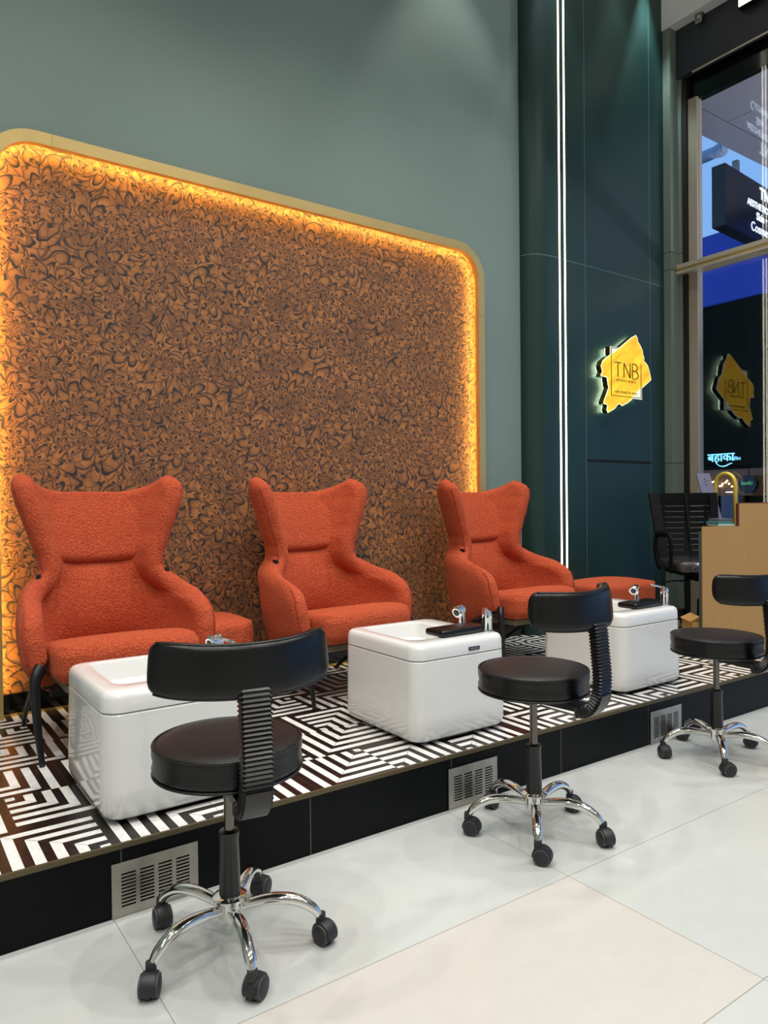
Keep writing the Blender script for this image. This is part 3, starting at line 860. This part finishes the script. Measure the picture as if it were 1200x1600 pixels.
# ------------------------------------------------------------------ backlit logo sign
YS = 3.49
stroke = [(4.836, 2.428), (4.854, 2.41), (4.863, 2.379), (4.891, 2.354), (4.919, 2.317), (4.923, 2.288), (4.94, 2.261), (4.934, 2.237), (4.956, 2.228), (4.984, 2.207), (5.003, 2.168), (5.028, 2.101), (4.978, 2.067), (4.907, 2.023), (4.827, 1.976), (4.78, 1.927), (4.734, 1.898), (4.662, 1.868), (4.639, 1.88), (4.617, 1.879), (4.573, 1.842), (4.494, 1.806), (4.478, 1.83), (4.49, 1.864), (4.443, 1.872), (4.445, 1.889), (4.504, 1.996), (4.496, 2.014), (4.484, 2.069), (4.424, 2.074), (4.411, 2.081), (4.432, 2.108), (4.416, 2.15), (4.438, 2.191), (4.489, 2.224), (4.559, 2.265), (4.626, 2.303), (4.776, 2.4)]
card = [(4.524, 1.931), (4.907, 1.935), (4.905, 2.306), (4.524, 2.306)]
sg = empty('logo_sign', (4.72, YC, 2.1), 0, 'backlit yellow paint-stroke logo sign glowing on the teal column', 'sign')
def at0(o): o.location = (-4.72, -YC, -2.1); return o
def shrink(poly, d):
    c = (sum(p[0] for p in poly)/len(poly), sum(p[1] for p in poly)/len(poly)); n = len(poly); out = []
    for i in range(n):
        a, b, cc = Vector(poly[i-1]), Vector(poly[i]), Vector(poly[(i+1) % n])
        e1 = (b-a).normalized(); e2 = (cc-b).normalized(); n1 = Vector((-e1.y, e1.x)); n2 = Vector((-e2.y, e2.x)); m = (n1+n2)
        m = m.normalized() if m.length > .2 else n1
        out.append((b+m*d)[:])
    return out
def area(p): return sum(p[i-1][0]*p[i][1]-p[i][0]*p[i-1][1] for i in range(len(p)))
sgn = 1 if area(stroke) > 0 else -1
bm = BM(); prism(bm, stroke, YS+.004, YS+.05, 'y'); at0(link('return_body', bm, M['signside'], sg, smooth=False))
bm = BM(); prism(bm, card, YS+.0045, YS+.048, 'y'); at0(link('card_body', bm, M['signside'], sg, smooth=False))
bm = BM(); prism(bm, stroke, YS+.001, YS+.0039, 'y'); at0(link('lit_rim', bm, M['signrim'], sg, smooth=False))
bm = BM(); prism(bm, card, YS+.0015, YS+.0044, 'y'); at0(link('card_panel', bm, M['signwhite'], sg, smooth=False))
bm = BM(); prism(bm, shrink(stroke, .0065*sgn), YS, YS+.001, 'y'); at0(link('paint_stroke', bm, M['signface'], sg, smooth=False))
bm = BM(); prism(bm, shrink(stroke, .008*sgn), YS+.052, YS+.058, 'y'); prism(bm, shrink(card, .008), YS+.051, YS+.057, 'y'); at0(link('halo_panel', bm, M['halo'], sg, smooth=False))
for x, z in ((4.6, 2.2), (4.85, 2.2), (4.6, 1.97), (4.85, 1.98)):
    bm = BM(); cyl(bm, (x, YS+.05, z), (x, YC, z), .006); at0(link('standoff', bm, M['signside'], sg))
bm = BM()
def stick(pts, w=.0042): tube(bm, [(x, YS-.0012, z) for x, z in pts], w, 4)
for p in ([(4.613, 2.299), (4.534, 2.297), (4.532, 1.941), (4.893, 1.944), (4.893, 2.21)],): 
    for a, b in zip(p, p[1:]): stick([a, b], .0028)
at0(link('border_line', bm, M['signink'], sg)); bm = BM()
for a, b in (((4.572, 2.193), (4.647, 2.193)), ((4.610, 2.192), (4.610, 2.085)), ((4.682, 2.085), (4.682, 2.197)), ((4.682, 2.197), (4.757, 2.086)), ((4.757, 2.086), (4.757, 2.199)), ((4.785, 2.085), (4.785, 2.199))): stick([a, b])
stick(smooth_path([(4.785, 2.199, 0), (4.825, 2.197, 0), (4.846, 2.172, 0), (4.826, 2.147, 0), (4.785, 2.145, 0)], 5) and [(p.x, p.y) for p in smooth_path([(4.785, 2.199, 0), (4.825, 2.197, 0), (4.846, 2.172, 0), (4.826, 2.147, 0), (4.785, 2.145, 0)], 5)])
stick([(p.x, p.y) for p in smooth_path([(4.785, 2.145, 0), (4.832, 2.143, 0), (4.857, 2.115, 0), (4.832, 2.088, 0), (4.785, 2.085, 0)], 5)])
at0(link('initials', bm, M['signink'], sg))
at0(text('AESTHETICS SECRETS', .025, M['signink'], sg, face_minus_y(4.588, YS-.001, 2.053), 'tagline', .0006))
at0(text('stay young for ever', .034, M['signink'], sg, face_minus_y(4.57, YS-.001, 1.966), 'slogan', .0006, shear=.45))

# ------------------------------------------------------------------ window wall
XG = 5.488
bm = BM()
box(bm, 5.455, 5.53, 3.36, 3.435, PZ, 4.39); box(bm, 5.455, 5.53, -4.2, -4.1, 0, 4.39)
w1 = struct('window_1', bm, M['frame'])
bm = BM(); box(bm, 5.43, 5.53, 3.435, 3.472, PZ, 4.56); link('gasket', bm, M['gasket'], w1, smooth=False)
bm = BM(); box(bm, XG-.004, XG+.004, -4.1, 3.36, 3.04, 4.38); link('glass_pane', bm, M['glass'], w1, smooth=False)
bm = BM(); box(bm, XG-.002, XG+.06, -4.2, 3.47, 4.38, 4.62); link('transom', bm, M['header'], w1, smooth=False)
bm = BM(); box(bm, XG-.004, XG+.004, -4.1, 3.36, .02, 2.985)
d1 = struct('door_1', bm, M['glass'])
bm = BM(); pts = [(5.44, 3.205, .75)]+[(5.44, 3.125+.08*math.cos(PI*k/14), 1.265+.09*math.sin(PI*k/14)) for k in range(15)]+[(5.44, 3.045, .75)]
tube(bm, pts, .0165, 16); link('pull_handle', bm, M['brass_handle'], d1)
bm = BM()
for y in (3.205, 3.045):
    for z in (.80, 1.2): cyl(bm, (5.44, y, z), (5.486, y, z), .008)
link('handle_mount', bm, M['brass_pol'], d1)
bm = BM()
box(bm, 5.375, 5.51, -4.2, 3.498, 2.985, 3.005, mat=0); box(bm, 5.388, 5.51, -4.2, 3.498, 3.005, 3.03, mat=1); box(bm, 5.38, 5.51, -4.2, 3.498, 3.03, 3.062, mat=0)
struct('trim_1', bm, [M['railm'], M['brass']])
bm = BM(); box(bm, XG-.02, XG+.02, 2.69, 2.74, 0, 2.985); struct('trim_2', bm, M['frame'])
bm = BM(); box(bm, 5.295, 5.62, -4.2, YW, 4.955, CEIL); struct('trim_3', bm, M['bulk'])
bm = BM(); box(bm, 5.392, 5.448, -4.2, 3.4995, 4.565, 4.955)
o = link('shutter_box', bm, M['shutter'], smooth=False); tag(o, 'long charcoal roller shutter box under the white bulkhead above the window', 'shutter box')
bm = BM(); box(bm, 5.393, 5.401, -4.2, 3.36, 4.552, 4.566); c = link('bottom_bar', bm, M['railm'], None, smooth=False); c.parent = o
bm = BM(); box(bm, XG, 5.62, -4.2, 3.47, 4.62, 4.955); struct('trim_4', bm, M['header'])
# small bracket and floodlight
e = empty('wall_bracket', (5.37, 3.27, 4.955), 0, 'small bent steel bracket under the white bulkhead beside the shutter box', 'bracket')
bm = BM(); box(bm, -.03, .015, -.03, .03, -.004, -.0005); box(bm, -.028, -.024, -.028, .028, -.075, -.003); link('plate', bm, M['steel'], e, smooth=False)
bm = BM(); cyl(bm, (-.045, 0, -.03), (-.024, 0, -.03), .02, .02, 14); link('knob', bm, M['steel'], e)
e = empty('floodlight', (5.355, 2.86, 4.955), 0, 'bright square floodlight hanging at the top edge by the shutter box', 'light')
bm = BM(); box(bm, -.03, .028, -.085, .085, -.155, -.03, bev=.006); link('housing', bm, M['plastic'], e, smooth=False)
bm = BM(); box(bm, -.036, -.0305, -.075, .075, -.147, -.038); link('lens', bm, M['flood'], e, smooth=False)
bm = BM(); box(bm, -.008, .008, -.02, .02, -.03, -.0005); link('mount', bm, M['steel'], e, smooth=False)

# ------------------------------------------------------------------ reception desk (turned to face the salon)
F = Vector((math.sin(R(35.04)), math.cos(R(35.04)), 0)); Rt = Vector((F.y, -F.x, 0))
dk = empty('reception_desk', (4.08, 2.49, PZ), R(-35.04), 'raw brown board end of a stepped reception desk at the right edge', 'desk')
WT, WT2 = .785, .922
bm = BM(); prism(bm, [(0, .0), (.72, 0), (.72, WT2), (.222, WT2), (.222, WT), (0, WT)], 0, .012, 'y'); link('end_panel', bm, M['mdf'], dk, smooth=False)
bm = BM(); box(bm, -.0005, .02, .0125, .05, .0, WT-.031); link('leg_panel', bm, M['tealboard'], dk, smooth=False)
bm = BM(); prism(bm, [(.002, .0125), (.70, .0125), (1.2, .363), (.502, .363)], WT-.03, WT-.001, 'z'); link('worktop', bm, M['tealboard'], dk, smooth=False)
bm = BM(); box(bm, .213, .2215, .0, .022, WT, WT2); prism(bm, [(.2135, .0), (.72, .0), (1.1, .266), (.594, .266)], WT2, WT2+.005, 'z'); link('counter_veneer', bm, M['mahogany'], dk, smooth=False)
bm = BM(); prism(bm, [(.66, .0125), (.70, .0125), (1.2, .363), (1.16, .363)], 0, WT-.03, 'z'); link('front_panel', bm, M['tealboard'], dk, smooth=False)
def desk_pt(x, y, z): return (4.08+Rt.x*x+F.x*y, 2.49+Rt.y*x+F.y*y, PZ+z)
bm = BM(); box(bm, 0, .10, 0, .16, 0, .012, bev=.002); tag(link('folder', bm, M['paper_white'], smooth=False, loc=desk_pt(.112, .03, WT), rot=(0, 0, R(-35))), 'pale folder at the bottom of the small stack on the low desk top', 'folder', 'folders on the desk')
bm = BM(); box(bm, 0, .10, 0, .16, 0, .014, bev=.002); tag(link('folder', bm, M['paper_teal'], smooth=False, loc=desk_pt(.110, .035, WT+.0125), rot=(0, 0, R(-34))), 'teal folder in the middle of the small stack on the low desk top', 'folder', 'folders on the desk')
bm = BM(); box(bm, 0, .085, 0, .15, 0, .018, bev=.002); tag(link('folder', bm, M['paper_grey'], smooth=False, loc=desk_pt(.120, .04, WT+.027), rot=(0, 0, R(-36))), 'grey folder on top of the small stack on the low desk top', 'folder', 'folders on the desk')
# leaning board on the worktop
e = empty('leaning_board', (5.255+.20, 3.165-.14, PZ), R(-35), 'narrow pale lilac board with dark print leaning behind the office chair', 'board')
def lb_poly(o=0): return [(-.02, 0), (.085, 0), (-.225, 1.15), (-.327, 1.15)]
bm = BM(); prism(bm, lb_poly(), 0, .014, 'y'); link('panel', bm, M['poster'], e, smooth=False)
bm = BM()
for (x, z) in ((-.265, 1.10), (-.252, 1.085), (-.272, 1.08), (-.262, 1.06), (-.248, 1.055)): 
    prism(bm, [(x, z), (x+.010, z+.004), (x+.006, z+.012)], -.001, .0, 'y')
link('print', bm, M['ink'], e, smooth=False)

# office chair
oc = empty('office_chair', (4.87, 2.98, PZ), R(-36), 'black mesh-back office chair with plastic-wrapped seat behind the desk', 'chair')
# local: front = -y (toward the camera)
bm = BM()
def bk(u, v): # back surface
    x = (2*u-1)*(.225+.035*v); y = .20+.10*v-.045*(1-(2*u-1)**2)*(1 if v < 2 else 1)+.05*math.sin(PI*v*.8); return Vector((x, y, .50+.50*v))
def slab(us, vs, th=.008, nu=10):
    u0, u1 = us; v0, v1 = vs; A = []
    for k in range(nu+1):
        u = u0+(u1-u0)*k/nu
        p, q = bk(u, v0), bk(u, v1)
        A.append([bm.verts.new(w) for w in (p, q, q+Vector((0, th, 0)), p+Vector((0, th, 0)))])
    for a, b in zip(A, A[1:]): bridge(bm, a, b)
    bm.faces.new(A[0][::-1]); bm.faces.new(A[-1])
ns = 10
for k in range(ns): slab((.13, .87), (.06+.82*k/ns+.012, .06+.82*(k+1)/ns-.0), .005)
for k in range(1, ns+1): pass
link('back_mesh', bm, M['mesh'], oc, smooth=False)
bm = BM(); slab((0, .135), (0, 1), .02, 4); slab((.865, 1), (0, 1), .02, 4); slab((.1, .9), (.87, 1), .02); slab((.1, .9), (0, .07), .02); slab((.485, .515), (.0, 1), .012, 3); link('back_frame', bm, M['chair_plastic'], oc, smooth=False)
bm = BM(); box(bm, -.24, .24, -.24, .22, .445, .52, bev=.03, seg=4); link('seat', bm, M['wrap'], oc, auto=70)
bm = BM(); box(bm, -.2, .2, -.18, .16, .42, .446, bev=.006); box(bm, -.08, .08, -.1, .1, .37, .421, bev=.01); box(bm, -.04, .04, .1, .235, .40, .43); box(bm, -.035, .035, .205, .235, .40, .56); link('seat_pan', bm, M['chair_plastic'], oc, smooth=False)
for s in (-1, 1):
    bm = BM()
    pts = smooth_path([(s*.255, .12, .44), (s*.275, .15, .56), (s*.275, .13, .68), (s*.275, .02, .705), (s*.275, -.10, .70), (s*.275, -.15, .66), (s*.270, -.14, .54), (s*.255, -.08, .44)], 5)
    tube(bm, pts, [.024]*len(pts), 10, flat=.45, up=(1, 0, 0)); link('armrest', bm, M['chair_plastic'], oc)
bm = BM(); tube(bm, smooth_path([(-.06, -.02, .395), (-.13, -.04, .372), (-.23, -.05, .372)], 4), [.005]*9, 8); tube(bm, [(-.22, -.05, .372), (-.27, -.06, .368), (-.31, -.065, .355)], [.008, .014, .010], 8, flat=.5, up=(0, 0, 1)); link('lever', bm, M['chair_plastic'], oc)
bm = BM(); cyl(bm, (0, 0, .22), (0, 0, .38), .014); link('piston', bm, M['chrome'], oc, auto=30)
bm = BM(); cyl(bm, (0, 0, .07), (0, 0, .235), .034, .030); link('column_cover', bm, M['chair_plastic'], oc, auto=30)
for k in range(5):
    a = R(72*k+20); bm = BM()
    tube(bm, smooth_path([(0, 0, .085), (.12*math.cos(a), .12*math.sin(a), .095), (.29*math.cos(a), .29*math.sin(a), .062)], 5), [.024-.001*j for j in range(11)], 10, flat=.8, up=(0, 0, 1)); lg = link('leg', bm, M['chair_plastic'], oc)
    bm = BM(); c = Vector((.29*math.cos(a), .29*math.sin(a), .027)); t = Vector((-math.sin(a), math.cos(a), 0))
    cyl(bm, c-t*.024, c-t*.006, .027); cyl(bm, c+t*.006, c+t*.024, .027); cyl(bm, c-t*.006, c+t*.006, .018); cyl(bm, c+Vector((0, 0, .015)), c+Vector((0, 0, .04)), .012); link('caster', bm, M['rubber'], lg, auto=40)

# cardboard box beside desk
e = empty('cardboard_box', desk_pt(-.04, .065, 0), R(-38), 'small open brown cardboard box on the mosaic beside the desk', 'box')
bm = BM()
box(bm, 0, .004, 0, .17, 0, .20); box(bm, .146, .15, 0, .17, 0, .20); box(bm, 0, .15, 0, .004, 0, .20); box(bm, 0, .15, .166, .17, 0, .20); box(bm, 0, .15, 0, .17, 0, .004); link('carton', bm, M['card'], e, smooth=False)
bm = BM(); prism(bm, [(0, .20), (-.012, .205), (.05, .235), (.054, .231)], .0, .165, 'y'); link('flap', bm, M['card'], e, smooth=False)

# ------------------------------------------------------------------ outside
bm = BM(); box(bm, 5.62, 16, -6, 16, -.15, -.02); tag(link('ground', bm, M['asphalt'], smooth=False), kind='structure')
e = empty('canopy', (5.62, -2, 4.38), 0, 'glossy grey canopy ceiling outside above the glass', 'canopy')
bm = BM(); box(bm, -.12, 6.5, -3, 5.685, .0, .14); link('panel', bm, M['soffit'], e, smooth=False)
bm = BM(); box(bm, -.1, 6.5, 5.43, 5.434, -.0012, .001); box(bm, .41, .414, -3, 5.43, -.0012, .001); link('joint', bm, M['gasket'], e, smooth=False)
# hanging sign
u = R(4.65)
hs = empty('hanging_sign', (6.459, 3.698, 3.682), u, 'black projecting sign box with white letters hanging outside under the canopy', 'sign')
bm = BM(); box(bm, 0, 1.53, 0, .125, 0, .566); link('sign_box', bm, M['blackbox'], hs, smooth=False)
for body, size, z, bold in (('TNB', .155, .425, .004), ('AESTHETICS SECRETS', .088, .305, .0015), ('Skin \u2022 Hair', .105, .20, .0012), ('Cosmetology', .128, .075, 0)):
    text(body, size, M['signlet'], hs, face_minus_y(.87, -.003, z), 'lettering', .002, 'CENTER', bold=bold)
bm = BM(); box(bm, .31, .36, .03, .08, .566, .697); box(bm, 1.4, 1.45, .03, .08, .566, .697); link('hanger', bm, M['steel'], hs, smooth=False)
# pipe
e = empty('drain_pipe', (6.6, 3.8, 4.45), 0, 'pale blue-grey drain pipe with a collar running under the sky outside', 'pipe')
bm = BM(); cyl(bm, (0, -.02, 0), (0, 1.6, 0), .055, n=24); link('pipe_run', bm, M['pipe'], e, auto=40)
bm = BM(); cyl(bm, (0, .0, 0), (0, .05, 0), .064, n=24); link('collar', bm, M['pipe'], e, auto=40)
# buildings
sf = empty('shopfront', (8.0, 5.0, 0), 0, 'dark shopfront across the way with a pale blue lit sign', 'building')
def sfo(o): o.location = (-8, -5, 0); return o
bm = BM(); box(bm, 8.04, 9.6, 2.2, 9, 1.5, 3.41); box(bm, 8.04, 9.6, 4.98, 9, -.02, 1.5); box(bm, 8.6, 9.6, 2.2, 4.98, -.02, 1.5); sfo(link('facade', bm, M['darkbuild'], sf, smooth=False))
bm = BM(); box(bm, 8.0, 9.6, 2.2, 9, 3.41, 4.22); sfo(link('blue_fascia', bm, M['bluefascia'], sf, smooth=False))
bm = BM(); box(bm, 8.03, 8.6, 2.2, 4.98, 1.42, 1.5); box(bm, 8.05, 8.6, 4.3, 4.98, 1.2, 1.42); sfo(link('interior_soffit', bm, M['brown'], sf, smooth=False))
bm = BM(); box(bm, 8.02, 8.1, 4.45, 4.66, .55, 1.2); sfo(link('shop_window', bm, M['shopglass'], sf, smooth=False))
bm = BM(); box(bm, 8.015, 8.02, 4.50, 4.60, 1.235, 1.245); sfo(link('tube_light', bm, M['shoplight'], sf, smooth=False))
sfo(text('\u092c\u0939\u093e\u0915\u093e', .135, M['bluesign'], sf, face_minus_x(8.035, 4.83, 1.60), 'sign_lettering', .004, bold=.002))
sfo(text('\u0915\u093f\u091a\u0928', .05, M['bluesign'], sf, face_minus_x(8.035, 4.545, 1.60), 'sign_subtitle', .003))
bm = BM(); tube(bm, smooth_path([(8.033, 4.73, 1.58), (8.033, 4.68, 1.545), (8.033, 4.62, 1.54), (8.033, 4.56, 1.565), (8.033, 4.53, 1.57)], 5), [.003+.004*math.sin(PI*k/20) for k in range(21)], 6); sfo(link('sign_swoosh', bm, M['bluesign'], sf))
random.seed(11)
proto = None
for k in range(16):
    if k == 0:
        bm = BM(); bmesh.ops.create_icosphere(bm, subdivisions=2, radius=.011); proto = link('festoon_bulb', bm, M['bulb']); b_ = proto
    else: b_ = proto.copy(); COL.objects.link(b_)
    y = 4.88-.026*k; b_.location = (8.0+random.uniform(-.02, .02), y, 1.40-.05*math.sin(PI*((k % 6)/6))-random.uniform(0, .03)-.002*k)
    tag(b_, 'tiny warm bulb in the cluster glowing outside behind the yellow loop handle', 'bulb', 'warm bulbs outside')
e = empty('round_sign', (7.9, 4.27, 1.32), 0, 'dark round hanging sign with faint green letters outside', 'sign')
bm = BM(); cyl(bm, (-.03, 0, 0), (.03, 0, 0), .10, n=32); link('disc', bm, M['blackbox'], e, auto=40)
text('banki', .062, M['greensign'], e, face_minus_x(-.032, .07, -.005), 'lettering', .002)
bm = BM(); cyl(bm, (0, 0, .1), (0, 0, .18), .006); link('stem', bm, M['metal_black'], e)

# ------------------------------------------------------------------ world and lights
w = bpy.data.worlds.new('dusk'); S.world = w; w.use_nodes = True
bg = w.node_tree.nodes['Background']; bg.inputs[0].default_value = lin((138, 186, 250)); bg.inputs[1].default_value = 1.15

def lamp(kind, loc, energy, color=(1, .97, .92), size=.15, rot=(0, 0, 0), spot=None, blend=.5, name='lamp'):
    d = bpy.data.lights.new(name, kind); d.energy = energy; d.color = color
    if kind == 'AREA': d.shape = 'DISK'; d.size = size
    else: d.shadow_soft_size = size
    if spot: d.spot_size = R(spot); d.spot_blend = blend
    o = bpy.data.objects.new(name, d); COL.objects.link(o); o.location = loc; o.rotation_euler = rot; return o

def downlight(x, y, e, spot=110, blend=.8, tilt=(0, 0, 0), z=CEIL, col=(1, .97, .92), rad=.05):
    r = empty('downlight', (x, y, z), 0, 'round recessed ceiling downlight', 'light', 'ceiling downlights')
    bm = BM(); lathe(bm, [(.052, 0), (.065, -.004), (.068, 0)], 24); link('trim_ring', bm, M['bulk'], r)
    bm = BM(); cyl(bm, (0, 0, -.002), (0, 0, .0), .05, n=24); link('lens', bm, M['lamp'], r)
    lo = lamp('SPOT', (0, 0, -.03), e, col, rad, tilt, spot, blend, 'light_source'); lo.parent = r
    return r
for x in (-1.6, .3, 2.2, 4.1):
    for y in (-2.4, -.4, 1.35):
        downlight(x, y, 170, 125, .9)
for x in (-.6, .9, 2.1, 3.3):
    downlight(x, 2.5, 120, 80, .8)
downlight(3.15, 3.3, 60, 62, .5)
downlight(4.0, 3.40, 40, 44, .3, col=(.8, .92, 1))
downlight(5.07, 3.475, 125, 40, .15, col=(.72, .95, 1))
downlight(4.72, 3.42, 25, 50, .5)
lamp('AREA', (7.1, 1.3, 2.3), 150, (.92, .92, 1), .6, (PI, 0, 0), name='added_canopy_fill')  # added lamp out of view, brightens the underside of the canopy

# ------------------------------------------------------------------ camera
yaw, pit, rol = 6.11645737e-01, -1.15004995e-02, -1.02812403e-02
Fv = Vector((math.sin(yaw)*math.cos(pit), math.cos(yaw)*math.cos(pit), math.sin(pit)))
r0 = Vector((math.cos(yaw), -math.sin(yaw), 0)); u0 = r0.cross(Fv)
rr = r0*math.cos(rol)+u0*math.sin(rol); uu = u0*math.cos(rol)-r0*math.sin(rol)
cam = bpy.data.cameras.new('camera'); co = bpy.data.objects.new('camera', cam); COL.objects.link(co)
m = Matrix((rr, uu, -Fv)).transposed().to_4x4(); m.translation = Vector((0, 0, 1.149)); co.matrix_world = m
cam.sensor_fit = 'HORIZONTAL'; cam.sensor_width = 36; cam.lens = 36*1140.2/1200; cam.clip_start = .05
S.camera = co
S.view_settings.view_transform = 'Standard'; S.view_settings.look = 'None'; S.view_settings.exposure = 0; S.view_settings.gamma = 1
S.view_settings.use_curve_mapping = False
try:
    S.cycles.use_denoising = True
    S.cycles.max_bounces = 8; S.cycles.sample_clamp_indirect = 6
except Exception: pass
